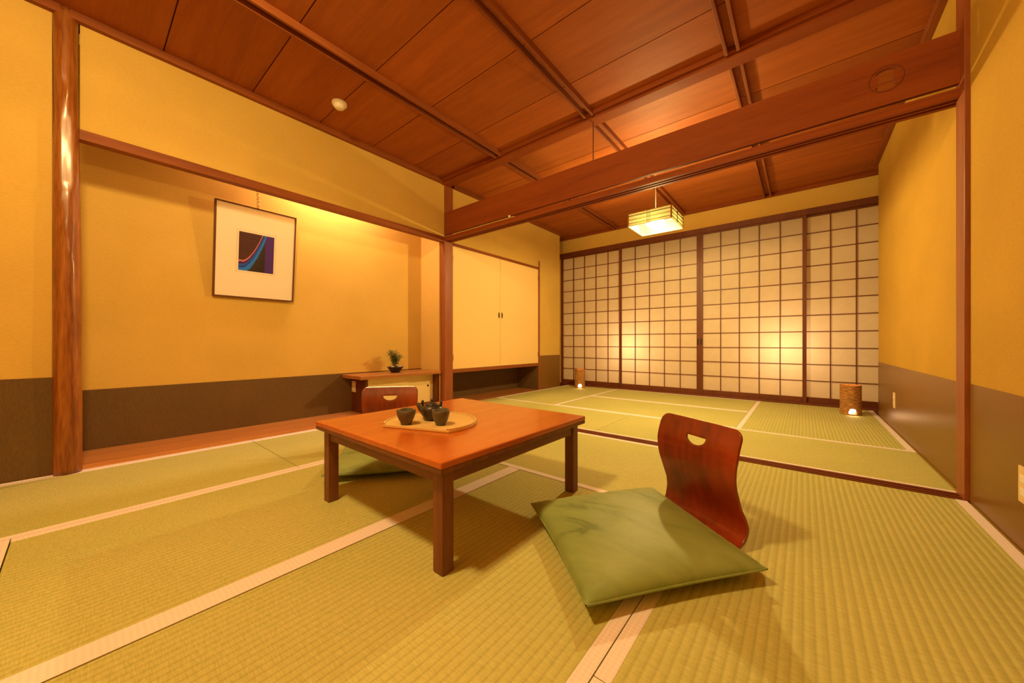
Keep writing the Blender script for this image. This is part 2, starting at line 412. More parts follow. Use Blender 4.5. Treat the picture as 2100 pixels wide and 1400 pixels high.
# carved ring round the mark
ring = [(cx+.060*math.cos(a), 2.4835, cz+.060*math.sin(a)) for a in [2*PI*i/48 for i in range(49)]]
tube(ins, ring, .0022, 6, False); obj('carved_ring', ins, M['dark_x'], o)
rebase(o)
o = obj('hanger_rod', tube(new(), [(-1.243, 2.496, 2.074), (-1.243, 2.496, 2.37)], .004, 8), M['dark_z']); tag(o, 'thin dark rod hanging the transom plank from the ceiling beam', 'rod'); rebase(o)
# small white hook on the lintel
bm = new(); tube(bm, [(-2.045, 2.478, 1.822), (-2.045, 2.462, 1.822)], .006, 12); lathe(bm, [(0, 1.812), (.010, 1.815), (.012, 1.822), (.010, 1.830), (0, 1.833)], 16, -2.045, 2.458)
o = obj('lintel_peg', bm, M['white'], smooth=True); tag(o, 'tiny white peg stuck on the upper edge of the grooved lintel', 'peg'); rebase(o)

# square posts
o = obj('square_post', B(XL-.065, XL+.008, YP+.001, 2.602, -.05, ZC-.04), M['trim_z'], bev=.003)
tag(o, 'square brown post where alcove, cupboard and lintel meet, behind the table', 'post'); rebase(o)
o = obj('square_post', B(XR-.016, XR+.069, 2.426, 2.535, -.05, ZC-.03), M['trim_z'], bev=.002)
tag(o, 'square brown post set in the right wall at the end of the lintel', 'post'); rebase(o)
# round alcove post: irregular polished log
bm = new(); rings = []; n = 36
for i in range(90):
    z = .001+i*(ZC-.001)/89
    r = .0465+.0035*math.sin(z*2.1+.6)-.0015*(z > 1.8)
    ox = .004*math.sin(z*1.7); oy = .004*math.sin(z*1.2+1)
    ring = []
    for k in range(n):
        a = 2*PI*k/n
        rr = r+.0022*noise.noise(Vector((math.cos(a)*1.3, math.sin(a)*1.3, z*2.2)))+.0012*noise.noise(Vector((math.cos(a)*4, math.sin(a)*4, z*1.1)))
        if 1.45 < z < 1.90:
            fl = min(1, (z-1.45)/.05, (1.90-z)/.05); q = math.cos((a-.03+PI) % (2*PI)-PI); q = .0365/q if q > .2 else 9
            rr = rr+(min(rr, q+.0006*noise.noise(Vector((0, math.sin(a)*60, z*9))))-rr)*fl
        for (ka, kz, ks) in ((.15, 1.98, .012), (-.5, 1.42, .007), (-.1, 1.27, .007), (.2, 1.15, .006), (-.35, 2.08, .006)):
            da = (a-ka+PI) % (2*PI)-PI
            rr += ks*math.exp(-(da*da)/.03-((z-kz)**2)/.0006)
        ring.append(bm.verts.new((XL-.0+ox+rr*math.cos(a), -.042+oy+rr*math.sin(a), z)))
    rings.append(ring)
for a, b_ in zip(rings, rings[1:]):
    for k in range(n): bm.faces.new((a[k], a[(k+1) % n], b_[(k+1) % n], b_[k]))
bm.faces.new(rings[0][::-1]); bm.faces.new(rings[-1])
o = obj('round_post', bm, M['log'], smooth=True); tag(o, 'polished knotty round log post at the left end of the alcove', 'post'); rebase(o)
# alcove lintel and floor board
struct('trim_10', B(XL-.045, XL+.012, .0, YP, 1.763, 1.817), M['trim_y'], bev=.002)
o = obj('alcove_board', B(XB+.003, XL+.008, .008, 2.472, -.05, .028), M['toko'], bev=.003); tag(o, 'long orange-brown wooden floor board of the alcove along the left wall', 'board'); rebase(o)
struct('trim_11', B(XL+.008, XL+.013, -1.2, YP, -.05, .006), M['heri'])

# ------------------------------------------------------------------ shoji screens
def shoji(n, x0, x1, yf, label_handle):
    st, th = .036, .03
    zb, zt = .018, 2.112
    bm = new()
    box(bm, x0, x0+st, yf, yf+th, zb, zt); box(bm, x1-st, x1, yf, yf+th, zb, zt)
    box(bm, x0+st, x1-st, yf+.002, yf+th, zb, .078); box(bm, x0+st, x1-st, yf+.002, yf+th, 2.088, zt)
    o = struct('door_%d' % n, bm, M['lacq_z'], bev=.0015)
    lb = new(); w = x1-x0-2*st
    for i in range(1, 5): 
        x = x0+st+w*i/5; box(lb, x-.0045, x+.0045, yf+.008, yf+.022, .078, 2.088)
    for j in range(1, 11):
        z = .078+(2.088-.078)*j/11; box(lb, x0+st, x1-st, yf+.010, yf+.0215, z-.0045, z+.0045)
    obj('lattice', lb, M['lacq_z'], o)
    pb = new(); vs = [pb.verts.new(p) for p in ((x0+st*.6, yf+.0235, .05), (x1-st*.6, yf+.0235, .05), (x1-st*.6, yf+.0235, 2.1), (x0+st*.6, yf+.0235, 2.1))]; pb.faces.new(vs)
    r = bmesh.ops.extrude_face_region(pb, geom=pb.faces[:]); bmesh.ops.translate(pb, verts=[v for v in r['geom'] if isinstance(v, bmesh.types.BMVert)], vec=(0, .0006, 0))
    bmesh.ops.delete(pb, geom=[f for f in pb.faces if abs(f.normal.y) < .5], context='FACES_ONLY')
    bmesh.ops.delete(pb, geom=[max(pb.faces, key=lambda f: f.calc_center_median().y)], context='FACES_ONLY')
    obj('paper', pb, M['paper'], o)
    if label_handle:
        hx = x1-st/2 if label_handle > 0 else x0+st/2
        obj('door_pull', B(hx-.008, hx+.008, yf-.0015, yf+.002, .66, .74), M['black'], o)
shoji(1, -3.165, -2.093, YS+.035, 0)
shoji(2, -2.133, -1.043, YS, 1)
shoji(3, -1.043, .030, YS, -1)
shoji(4, -.010, 1.08, YS+.035, 0)
struct('trim_12', B(-3.19, 1.13, YS-.012, YS+.09, 2.105, 2.172), M['lacq_z'], bev=.002)
struct('trim_13', B(-3.19, 1.13, YS-.058, YS+.09, -.05, .019), M['lacq_z'], bev=.002)

# ------------------------------------------------------------------ cupboard in the back room
YC0, YC1 = 2.605, 4.255
cb = thing('wall_cupboard', 'built-in cupboard with two tall cream doors over an open niche, left of the paper screens', 'cupboard', (XL-.2, (YC0+YC1)/2, 0))
def cx_(x0, x1, y0, y1, z0, z1):
    l = cb.location; return B(x0-l.x, x1-l.x, y0-l.y, y1-l.y, z0, z1)
YM = 3.405
bm = cx_(XL-.40, XL-.38, YC0-.05, YC1, -.04, 1.775)
l = cb.location
for a in ((XL-.38, XL-.02, YC0-.05, YC0-.04), ): box(bm, a[0]-l.x, a[1]-l.x, a[2]-l.y, a[3]-l.y, -.04, 1.775)
box(bm, XL-.38-l.x, XL-.005-l.x, YC1-.022-l.y, YC1-.01-l.y, -.04, 1.775)
obj('back_panel', bm, M['wain_dark'], cb)
for i, (a, b_) in enumerate(((YC0+.002, YM-.002), (YM+.002, YC1-.014))):
    d = obj('door', cx_(XL-.022, XL-.004, a, b_, .392, 1.752), M['doorpanel'], cb, bev=.002)
    s = -1 if i == 0 else 1
    hb = new(); yy = YM+s*.028-l.y
    pts = [(XL-.004-l.x, yy, 1.03), (XL+.001-l.x, yy, 1.03)]
    prof = []
    for k in range(24):
        t = 2*PI*k/24; prof.append((yy+.010*math.cos(t)*(1.15 if math.cos(t)*s > 0 else .7), 1.035+.036*math.sin(t)))
    v1 = [hb.verts.new((XL-.004-l.x, p[0], p[1])) for p in prof]; v2 = [hb.verts.new((XL+.003-l.x, p[0], p[1])) for p in prof]
    hb.faces.new(v2); hb.faces.new(v1[::-1])
    for k in range(24): hb.faces.new((v1[k], v1[(k+1) % 24], v2[(k+1) % 24], v2[k]))
    obj('handle', hb, M['black'], d)
    for zz in (.52, 1.62):
        yy2 = (YC0+.006 if i == 0 else YC1-.018)-l.y
        obj('hinge', B(XL-.004-l.x, XL+.001-l.x, yy2-.005, yy2+.005, zz-.03, zz+.03), M['brass'], d)
obj('shelf', cx_(XL-.38, XL+.006, YC0, YC1-.012, .352, .390), M['trim_y'], cb, bev=.002)
obj('top_rail', cx_(XL-.02, XL+.010, YC0, YC1-.012, 1.752, 1.782), M['trim_y'], cb, bev=.002)
obj('side_rail', cx_(XL-.05, XL+.010, YC1-.013, YC1+.010, -.04, 1.875), M['trim_z'], cb, bev=.002)
obj('niche_floor', cx_(XL-.38, XL+.006, YC0, YC1-.012, -.04, .006), M['cabtop'], cb)

# ------------------------------------------------------------------ low cabinet in the alcove
ZA = .385
ac = thing('alcove_cabinet', 'low alcove cabinet with brown top and cream sliding doors, under the small plant', 'cabinet', (XB+.2, 2.06, .0285))
def ab(x0, x1, y0, y1, z0, z1):
    l = ac.location; return B(x0-l.x, x1-l.x, y0-l.y, y1-l.y, z0-l.z, z1-l.z)
obj('top_board', ab(XB+.002, -3.015, 1.575, 2.473, ZA-.032, ZA), M['cabtop'], ac, bev=.003)
obj('side_panel', ab(XB+.002, -3.105, 1.665, 1.69, .028, ZA-.032), M['dark_z'], ac, bev=.001)
obj('side_panel', ab(XB+.002, -3.05, 2.45, 2.472, .028, ZA-.032), M['dark_z'], ac, bev=.001)
obj('cabinet_frame', ab(XB+.01, -3.12, 1.69, 2.45, .028, .05), M['dark_x'], ac)
obj('sliding_door', ab(-3.128, -3.112, 1.69, 2.13, .05, ZA-.033), M['doorpanel2'], ac)
d = obj('sliding_door', ab(-3.146, -3.130, 2.10, 2.45, .05, ZA-.033), M['doorpanel2'], ac)
bm = new(); l = ac.location
tube(bm, [(-3.130-l.x, 2.385-l.y, .225-l.z), (-3.127-l.x, 2.385-l.y, .225-l.z)], .011, 20); obj('finger_pull', bm, M['black'], d)
# outlets
def plate(name, label, loc, nrm, slots=True, h=.12):
    t = thing(name, label, 'outlet', loc)
    if nrm == 'Y-':
        obj('cover_plate', B(-.035, .035, -.006, 0, 0, h), M['ivory'], t, bev=.002)
        for z in (h*.32, h*.68): obj('socket', B(-.014, .014, -.0085, -.006, z-.012, z+.012), M['white'], t, bev=.001)
    else:
        obj('cover_plate', B(-.006, 0, -.035, .035, 0, h), M['ivory'], t, bev=.002)
        for z in (h*.32, h*.68): obj('socket', B(-.0085, -.006, -.014, .014, z-.012, z+.012), M['white'], t, bev=.001)
plate('wall_outlet', 'small double outlet on the dark side of the alcove cabinet', (-3.315, 1.665, .215), 'Y-', h=.105)
plate('wall_outlet', 'ivory outlet low on the right wall beside the far right lantern', (XR-.002, 4.03, .175), 'X-')
plate('wall_outlet', 'ivory outlet cut off by the right photo edge, low on the near right wall', (XR-.002, 1.925, .163), 'X-', h=.118)

# ------------------------------------------------------------------ potted plant
t = thing('potted_fern', 'tiny leafy plant in a dark boat-shaped bowl with white stones', 'plant', (-3.19, 2.03, ZA)); t.scale = (1.4, 1.35, 1.45)
bm = new(); lathe(bm, [(0, 0), (.032, 0), (.036, .006), (.060, .034), (.064, .040), (.060, .040), (.050, .030), (0, .028)], 32)
for v in bm.verts: v.co.x *= .72; v.co.y *= 1.0
obj('bowl', bm, M['black'], t, smooth=True)
bm = new(); bmesh.ops.create_icosphere(bm, subdivisions=2, radius=.030, matrix=Matrix.Translation((.0, -.012, .036)) @ Matrix.Diagonal((.9, 1.2, .45, 1))); obj('soil', bm, M['moss'], t, smooth=True)
random.seed(5)
for (x, y, r) in ((.012, .030, .014), (.006, .012, .010), (.018, -.036, .009)):
    bm = new(); bmesh.ops.create_icosphere(bm, subdivisions=2, radius=r, matrix=Matrix.Translation((x, y, .042)) @ Matrix.Diagonal((1, 1.6, .5, 1))); obj('stone', bm, M['stone'], t, smooth=True)
bm = new(); sm = new()
for s in range(20):
    a = random.uniform(0, 2*PI); base = Vector((random.uniform(-.010, .010), random.uniform(-.022, .012), .04))
    h = random.uniform(.06, .115); lean = Vector((math.cos(a), math.sin(a)*1.1, 0))*random.uniform(.008, .045)
    pts = [base+lean*(q*q)+Vector((0, 0, h*q)) for q in (0, .25, .5, .75, 1)]
    tube(sm, pts, .0012, 5)
    for q in (.35, .5, .62, .74, .86, .97, 1.0):
        p = base+lean*q*q+Vector((0, 0, h*q))
        for c in range(4):
            b_ = random.uniform(0, 2*PI); ln = random.uniform(.022, .040); w = .0032
            d = Vector((math.cos(b_), math.sin(b_), random.uniform(-.3, .45))); sd = d.cross(Vector((0, 0, 1))).normalized()*w
            p1 = p+d*ln*.5+Vector((0, 0, .003)); p2 = p+d*ln-Vector((0, 0, .005))
            vs = [bm.verts.new(k) for k in (p, p1+sd, p2, p1-sd)]; bm.faces.new(vs)
obj('leaves', bm, M['leaf'], t); obj('stems', sm, M['stem'], t)

# ------------------------------------------------------------------ framed picture
W_, H_ = .532, .70
tl = math.atan2(.075, H_)
pt = thing('framed_picture', 'framed print of a blue and pink curve on a dark square, in the alcove', 'picture', (XB+.027, .885, 1.028))
pt.rotation_euler = (0, tl, 0)
bm = new(); fw = .011
box(bm, -.024, .004, -W_/2, -W_/2+fw, 0, H_); box(bm, -.024, .004, W_/2-fw, W_/2, 0, H_); box(bm, -.018, .004, -W_/2+fw, W_/2-fw, 0, fw); box(bm, -.018, .004, -W_/2+fw, W_/2-fw, H_-fw, H_)
obj('frame', bm, M['frame'], pt, bev=.0015)
obj('mat_board', B(-.016, -.002, -W_/2+fw, W_/2-fw, fw, H_-fw), M['mat'], pt)
py0, py1, pz0, pz1 = -.118, .112, .212, .502
# thin embossed line round the print
bm = new(); e = .013; w = .0012
for a in ((py0-e, py1+e, pz0-e, pz0-e+w), (py0-e, py1+e, pz1+e-w, pz1+e), (py0-e, py0-e+w, pz0-e, pz1+e), (py1+e-w, py1+e, pz0-e, pz1+e)): box(bm, -.003, -.0012, a[0], a[1], a[2], a[3])
obj('embossed_line', bm, M['shadewood'], pt)
pm, nt, b = newmat('print_ink')
tc = N(nt, 'ShaderNodeTexCoord'); sp = N(nt, 'ShaderNodeSeparateXYZ'); L(nt, tc.outputs['Generated'], sp.inputs[0])
def mth(op, a, b_=None, c=None):
    n = N(nt, 'ShaderNodeMath', operation=op)
    for i, v in enumerate((a, b_, c)):
        if v is None: continue
        if isinstance(v, (int, float)): n.inputs[i].default_value = v
        else: L(nt, v, n.inputs[i])
    return n.outputs[0]
U, V = sp.outputs['Y'], sp.outputs['Z']
# curve of the band: v rises steeply to the right;  d = v - f(u)
f = mth('ADD', mth('MULTIPLY', mth('POWER', mth('MAXIMUM', mth('SUBTRACT', U, .10), 0), 1.7), 2.0), .10)
d = mth('SUBTRACT', V, f)
wv = N(nt, 'ShaderNodeTexNoise'); wv.inputs['Scale'].default_value = 9; wv.inputs['Detail'].default_value = 4; L(nt, tc.outputs['Generated'], wv.inputs['Vector'])
d2 = mth('ADD', d, mth('MULTIPLY', mth('SUBTRACT', wv.outputs['Fac'], .5), .05))
band = ramp(nt, mth('MULTIPLY', mth('ADD', d2, .5), 1.0), [(.0, (.020, .008, .012)), (.30, (.03, .015, .02)), (.36, (.01, .20, 1.0)), (.46, (.008, .17, 1.0)), (.50, (.004, .01, .30)), (.54, (.01, .12, .80)), (.57, (.05, .008, .22)), (.62, (.055, .008, .16)), (.635, (.75, .20, .22)), (.66, (.60, .16, .2)), (.675, (.03, .014, .02)), (1, (.07, .012, .014))])
stripe = N(nt, 'ShaderNodeTexWave'); stripe.bands_direction = 'Z'; stripe.inputs['Scale'].default_value = 7; stripe.inputs['Distortion'].default_value = 4
L(nt, tc.outputs['Generated'], stripe.inputs['Vector'])
sc = ramp(nt, stripe.outputs['Fac'], [(.4, (.02, .012, .02)), (.9, (.14, .02, .02))])
up = mth('GREATER_THAN', d2, .185)
c = mixc(nt, up, band, sc)
pur = mth('MULTIPLY', mth('GREATER_THAN', U, .74), mth('LESS_THAN', d2, -.13))
c = mixc(nt, pur, c, (.06, .014, .24))
L(nt, c, b.inputs['Base Color']); b.inputs['Roughness'].default_value = .5
obj('print', B(-.003, -.0008, py0, py1, pz0, pz1), pm, pt)
# hanging chain
bm = new(); z = H_+.002; k = 0
while z < .98:
    ring = []
    for i in range(13):
        a = 2*PI*i/12
        if k % 2: ring.append((-.014, .0075*math.cos(a), z+.0105*math.sin(a)))
        else: ring.append((-.014+.0055*math.cos(a), .0045*math.cos(a), z+.0105*math.sin(a)))
    tube(bm, ring, .0022, 5, False); z += .0165; k += 1
ch = obj('chain', bm, M['brass'], pt); ch.location = (.0, -.005, 0); ch.rotation_euler = (0, -tl*1.9, 0)
ch.location = (-.014+math.sin(tl*1.9)*H_*1.0+.014, .0, H_*(1-math.cos(tl*1.9)))

# ------------------------------------------------------------------ table
tb = thing('low_table', 'square low wooden table with an orange-brown glossy top and four straight legs', 'table', (-1.205, 1.068, .001), math.radians(-.3))
TW, LW, TH = .845, .795, .342
obj('tabletop', B(-TW/2, TW/2, -TW/2, TW/2, TH-.020, TH), M['tabletop'], tb, bev=.004, seg=3)
bm = new()
for (a, b_, c_, d_) in ((-TW/2+.001, TW/2-.001, -TW/2+.001, -TW/2+.02), (-TW/2+.001, TW/2-.001, TW/2-.02, TW/2-.001), (-TW/2+.001, -TW/2+.02, -TW/2+.02, TW/2-.02), (TW/2-.02, TW/2-.001, -TW/2+.02, TW/2-.02)):
    box(bm, a, b_, c_, d_, TH-.034, TH-.0195)
obj('edge_band', bm, M['tablex'], tb, bev=.002)
h = LW/2; lw = .044
for sx in (-1, 1):
    for sy in (-1, 1):
        obj('leg', B(min(sx*h, sx*(h-lw)), max(sx*h, sx*(h-lw)), min(sy*h, sy*(h-lw)), max(sy*h, sy*(h-lw)), 0, TH-.02), M['tableleg'], tb, bev=.003)
for s in (-1, 1):
    a, b_ = sorted((s*(h-.006), s*(h-.026)))
    obj('apron', B(-h+lw, h-lw, a, b_, TH-.078, TH-.02), M['tablex'], tb, bev=.001)
    obj('apron', B(a, b_, -h+lw, h-lw, TH-.078, TH-.02), M['tabley'], tb, bev=.001)

# ------------------------------------------------------------------ tray, teapot, cups
tr = thing('tray', 'pale wooden half-moon tray with one straight edge, on the table', 'tray', (-1.205, .935, TH+.0015))
ang = math.atan2(.106, .287)          # direction of the straight edge
nd = Vector((math.sin(ang), -math.cos(ang)))
def dshape(r, cut, n=64):
    half = math.acos(cut/r); a0 = math.atan2(nd.y, nd.x)
    return [(r*math.cos(a0+half+(2*PI-2*half)*i/n), r*math.sin(a0+half+(2*PI-2*half)*i/n)) for i in range(n+1)]
def extr(pts, z0, z1):
    bm = new(); a = [bm.verts.new((*p, z0)) for p in pts]; b_ = [bm.verts.new((*p, z1)) for p in pts]
    bm.faces.new(b_); bm.faces.new(a[::-1])
    for i in range(len(pts)): bm.faces.new((a[i], a[(i+1) % len(pts)], b_[(i+1) % len(pts)], b_[i]))
    return bm
obj('tray_base', extr(dshape(.190, .118), 0.0, .011), M['tray'], tr, bev=.002)
bm = new(); P1 = dshape(.189, .118); P0 = dshape(.182, .1179)
v = [[bm.verts.new((*p, z)) for p in q] for q, z in ((P0, .0105), (P0, .0150), (P1, .0150), (P1, .0105))]
for k in range(3):
    for i in range(len(P0)-1): bm.faces.new((v[k][i], v[k][i+1], v[k+1][i+1], v[k+1][i]))
obj('tray_rim', bm, M['tray'], tr)
def cup(label, x, y, seed):
    t = thing('tea_cup', label, 'cup', (x, y, TH+.0127))
    bm = new(); lathe(bm, [(0, .003), (.015, .003), (.016, 0), (.020, 0), (.021, .006), (.029, .022), (.035, .042), (.0365, .057), (.0350, .0595), (.0335, .057), (.031, .040), (.024, .020), (.012, .009), (0, .008)], 40)
    for w in bm.verts:
        a = math.atan2(w.co.y, w.co.x); k = w.co.z/.06
        f = 1+.05*k*math.sin(2*a+seed)+.03*k*math.sin(3*a+seed*2); w.co.x *= f; w.co.y *= f
        if w.co.z > .05: w.co.z += .0022*math.sin(3*a+seed)
    obj('cup_body', bm, M['clay2'], t, smooth=True); return t
cup('dark clay tea cup standing by itself at the left of the tray', -1.232, .833, .5)
cup('dark clay tea cup right in front of the teapot', -1.118, .915, 2.1)
tp = thing('teapot', 'small black clay teapot with lid knob, spout and two lugs, on the tray', 'teapot', (-1.222, .953, TH+.0127), math.radians(28))
bm = new(); lathe(bm, [(0, .002), (.026, .002), (.028, 0), (.031, .002), (.036, .012), (.046, .030), (.0485, .044), (.044, .056), (.034, .063), (.029, .0645), (.028, .062), (.030, .058), (0, .052)], 48); obj('pot_body', bm, M['clay'], tp, smooth=True)
bm = new(); lathe(bm, [(0, .0625), (.029, .0635), (.0285, .067), (.018, .0715), (.006, .074), (.005, .078), (.0075, .083), (.006, .088), (0, .0895)], 32); obj('lid', bm, M['clay'], tp, smooth=True)
bm = new(); tube(bm, [(-.036, 0, .030), (-.052, 0, .044), (-.062, 0, .058), (-.068, 0, .068)], [.015, .011, .0075, .0060], 16); obj('spout', bm, M['clay'], tp, smooth=True)
for s, q in ((-1, .040), (1, .038)):
    bm = new(); tube(bm, [(s*q, 0, .055), (s*(q+.004), 0, .068), (s*(q+.003), 0, .076), (s*(q+.001), 0, .0815)], [.0055, .0045, .0062, .0035], 12); obj('lug', bm, M['clay'], tp, smooth=True)

# ------------------------------------------------------------------ legless chairs
def chair(label, loc, rz):
    """local +Y is the way the sitter faces; the back rises at y=0"""
    t = thing('legless_chair', label, 'chair', loc, rz)
    prof = [(.36, .012), (.20, .010), (.09, .012), (.045, .020), (.018, .038), (.004, .065), (.003, .095), (.012, .130), (.026, .170), (.040, .212), (.047, .250), (.046, .290), (.038, .330), (.024, .370), (.016, .394)]
    # resample
    from mathutils import geometry
    P = [Vector((a, b_)) for a, b_ in prof]; dense = []
    for i in range(len(P)-1):
        p0, p1, p2, p3 = P[max(i-1, 0)], P[i], P[i+1], P[min(i+2, len(P)-1)]
        for k in range(12):
            s = k/12; dense.append(.5*((2*p1)+(p2-p0)*s+(2*p0-5*p1+4*p2-p3)*s*s+(3*p1-p0-3*p2+p3)*s**3))
    dense.append(P[-1])
    cum = [0]
    for a, b_ in zip(dense, dense[1:]): cum.append(cum[-1]+(b_-a).length)
    Ltot = cum[-1]
    def at(s):
        s = min(max(s, 0), Ltot)
        import bisect
        i = min(max(bisect.bisect_right(cum, s)-1, 0), len(dense)-2); u = (s-cum[i])/(cum[i+1]-cum[i]); return dense[i].lerp(dense[i+1], u)
    def seg(x0, y0, x1, y1, st=.012):
        n = max(1, int(math.hypot(x1-x0, y1-y0)/st)); return [(x0+(x1-x0)*i/n, y0+(y1-y0)*i/n) for i in range(n)]
    def arc(cx, cy, r, a0, a1, n=8): return [(cx+r*math.cos(a0+(a1-a0)*i/n), cy+r*math.sin(a0+(a1-a0)*i/n)) for i in range(n)]
    w = .176; wm = .158; wt = .176
    zb = Ltot-.40   # s where back begins
    out = []
    r = .035
    out += seg(-w+r, 0, w-r, 0); out += arc(w-r, r, r, -PI/2, 0)
    out += seg(w, r, w, Ltot-.33)[:-1]; out += seg(w, Ltot-.33, wm+.004, Ltot-.27); out += seg(wm+.004, Ltot-.27, wm+.006, Ltot-.20); out += seg(wm+.006, Ltot-.20, wt, Ltot-.10); out += seg(wt, Ltot-.10, wt, Ltot-r)
    out += arc(wt-r, Ltot-r, r, 0, PI/2); out += seg(wt-r, Ltot, -wt+r, Ltot); out += arc(-wt+r, Ltot-r, r, PI/2, PI)
    out += seg(-wt, Ltot-r, -wt, Ltot-.10); out += seg(-wt, Ltot-.10, -wm-.006, Ltot-.20); out += seg(-wm-.006, Ltot-.20, -wm-.004, Ltot-.27); out += seg(-wm-.004, Ltot-.27, -w, Ltot-.33); out += seg(-w, Ltot-.33, -w, r); out += arc(-w+r, r, r, PI, 1.5*PI)
    hs = Ltot-.062; hole = [(-.043, hs)]
    hole += [(-.043+.086*i/8, hs) for i in range(1, 9)]
    hole += [(.043*math.cos(a), hs-.004-.026*math.sin(a)) for a in [PI*i/16 for i in range(17)]]
    dd = []
    for p in hole:
        if not dd or math.hypot(dd[-1][0]-p[0], dd[-1][1]-p[1]) > 1e-4: dd.append(p)
    bm = new()
    def fn(x, s):
        q = at(s); bend = .10*(x*x)*(1 if s > Ltot-.38 else 0)*3.2*min(1, max(0, (s-(Ltot-.38))/.1))
        return Vector((x, q.x+bend, q.y))
    poly_plate(bm, out, [dd], fn, .013)
    bmesh.ops.recalc_face_normals(bm, faces=bm.faces[:])
    o = obj('curved_shell', bm, M['ply'], t, smooth=True)
    md = o.modifiers.new('s', 'SOLIDIFY'); md.thickness = .010; md.offset = 0
    md = o.modifiers.new('b', 'BEVEL'); md.width = .0015; md.segments = 2; md.limit_method = 'ANGLE'; md.angle_limit = 1.0
    return t
F2 = Vector((-.515, -.857)).normalized()
rz2 = math.atan2(F2.y, F2.x)-PI/2
chair('red-brown bentwood floor chair right of the table, behind the big green cushion', (-.285, 1.478, 0), rz2)
F1 = Vector((.76, -.65)).normalized()
chair('red-brown bentwood floor chair behind the far left of the table, only its back showing', (-2.128, 1.322, 0), math.atan2(F1.y, F1.x)-PI/2)

# ------------------------------------------------------------------ cushions
def cushion(label, corners, zmid, hh, seed):
    """corners: four xy points counter-clockwise"""
    cen = sum((Vector(c) for c in corners), Vector((0, 0)))/4
    t = thing('floor_cushion', label, 'cushion', (cen.x, cen.y, 0))
    c = [Vector(k)-cen for k in corners]; n = 56
    bm = new(); top = {}; bot = {}
    def pos(u, v):
        # pull the sides inward between corners
        pin = .045
        uu = u*(1-pin*(1-v*v)); vv = v*(1-pin*(1-u*u))
        a, b_ = (uu+1)/2, (vv+1)/2
        return c[0]*(1-a)*(1-b_)+c[1]*a*(1-b_)+c[2]*a*b_+c[3]*(1-a)*b_
    for i in range(n+1):
        for j in range(n+1):
            u = math.sin((i/n-.5)*PI*.999); v = math.sin((j/n-.5)*PI*.999)
            p = pos(u, v); e = max(0, (1-u*u)*(1-v*v))
            prof = e**.38
            edge = min(1-abs(u), 1-abs(v))
            wr = .006*noise.noise(Vector((u*2.2+seed, v*2.2, 1)))*prof
            wr += .0045*noise.noise(Vector((u*14+seed, v*3, 2)))*math.exp(-((1-abs(v))/.22)**2)*prof*1.6
            wr += .0045*noise.noise(Vector((u*3+seed, v*15, 3)))*math.exp(-((1-abs(u))/.22)**2)*prof*1.6
            lift = .006*(abs(u)*abs(v))**3
            zt = zmid+lift+hh*prof+wr
            zb_ = max(.011 if edge > .1 else .012, zmid+lift-(zmid-.010)*min(1, e**.45*1.3))
            border_ = i in (0, n) or j in (0, n)
            top[i, j] = bm.verts.new((p.x, p.y, zmid+lift if border_ else zt))
            bot[i, j] = top[i, j] if border_ else bm.verts.new((p.x, p.y, min(zb_, zt-.004)))
    for i in range(n):
        for j in range(n):
            bm.faces.new((top[i, j], top[i+1, j], top[i+1, j+1], top[i, j+1]))
            q = [bot[i, j], bot[i, j+1], bot[i+1, j+1], bot[i+1, j]]
            if len(set(q)) == 4 and bm.faces.get(q) is None: bm.faces.new(q)
    obj('cushion_cover', bm, M['velvet'], t, smooth=True)
    # seam piping
    pts = []
    K = 40
    for side in range(4):
        for k in range(K):
            s = -1+2*k/K
            u, v = ((s, -1), (1, s), (-s, 1), (-1, -s))[side]
            p = pos(u, v); pts.append((p.x, p.y, zmid+.006*(abs(u)*abs(v))**3))
    pts.append(pts[0])
    bm = new(); tube(bm, pts, .0032, 8, False); obj('piping', bm, M['velvet'], t, smooth=True)
    return t
cushion('big green velvet floor cushion in the foreground, in front of the nearer floor chair', [(-.404, .775), (-.078, 1.222), (-.510, 1.590), (-.828, 1.130)], .042, .062, 1.0)
ck = Vector((-1.780, .735)); wd = Vector((.60, .80)).normalized(); fd = Vector((.80, -.60)).normalized()
cushion('green velvet floor cushion half hidden under the far left side of the table', [ck, ck+wd*.56, ck+wd*.56-fd*.56, ck-fd*.56], .040, .050, 4.0)

# ------------------------------------------------------------------ pendant lamp
LX, LY, LZ, LH, LW_ = -1.058, 3.395, 1.752, .112, .375
lp = thing('pendant_lamp', 'square paper pendant lamp with thin dark lattice lines, hanging lit in the back room', 'lamp', (LX, LY, LZ))
hw = LW_/2
for nme, (sx, sy) in (('front', (0, -1)), ('back', (0, 1)), ('left', (-1, 0)), ('right', (1, 0))):
    bm = new()
    if sy: box(bm, -hw, hw, sy*hw-.0008, sy*hw+.0008, .002, LH)
    else: box(bm, sx*hw-.0008, sx*hw+.0008, -hw, hw, .002, LH)
    p = obj('paper_panel', bm, M['shade'], lp)
    lb = new()
    zs = (.020, .026, .052, .060, .088, .093)
    for z in zs:
        if sy: box(lb, -hw, hw, sy*(hw+.0018)-.001, sy*(hw+.0018)+.001, z-.0014, z+.0014)
        else: box(lb, sx*(hw+.0018)-.001, sx*(hw+.0018)+.001, -hw, hw, z-.0014, z+.0014)
    for q in (-.018, -.006, .008):
        if sy: box(lb, q-.0013, q+.0013, sy*(hw+.0022)-.001, sy*(hw+.0022)+.001, .004, LH)
        else: box(lb, sx*(hw+.0022)-.001, sx*(hw+.0022)+.001, q-.0013, q+.0013, .004, LH)
    obj('lattice', lb, M['green_line'], p)
bm = new()
for sx in (-1, 1):
    for sy in (-1, 1): box(bm, sx*hw-.0055, sx*hw+.0055, sy*hw-.0055, sy*hw+.0055, 0, LH+.004)
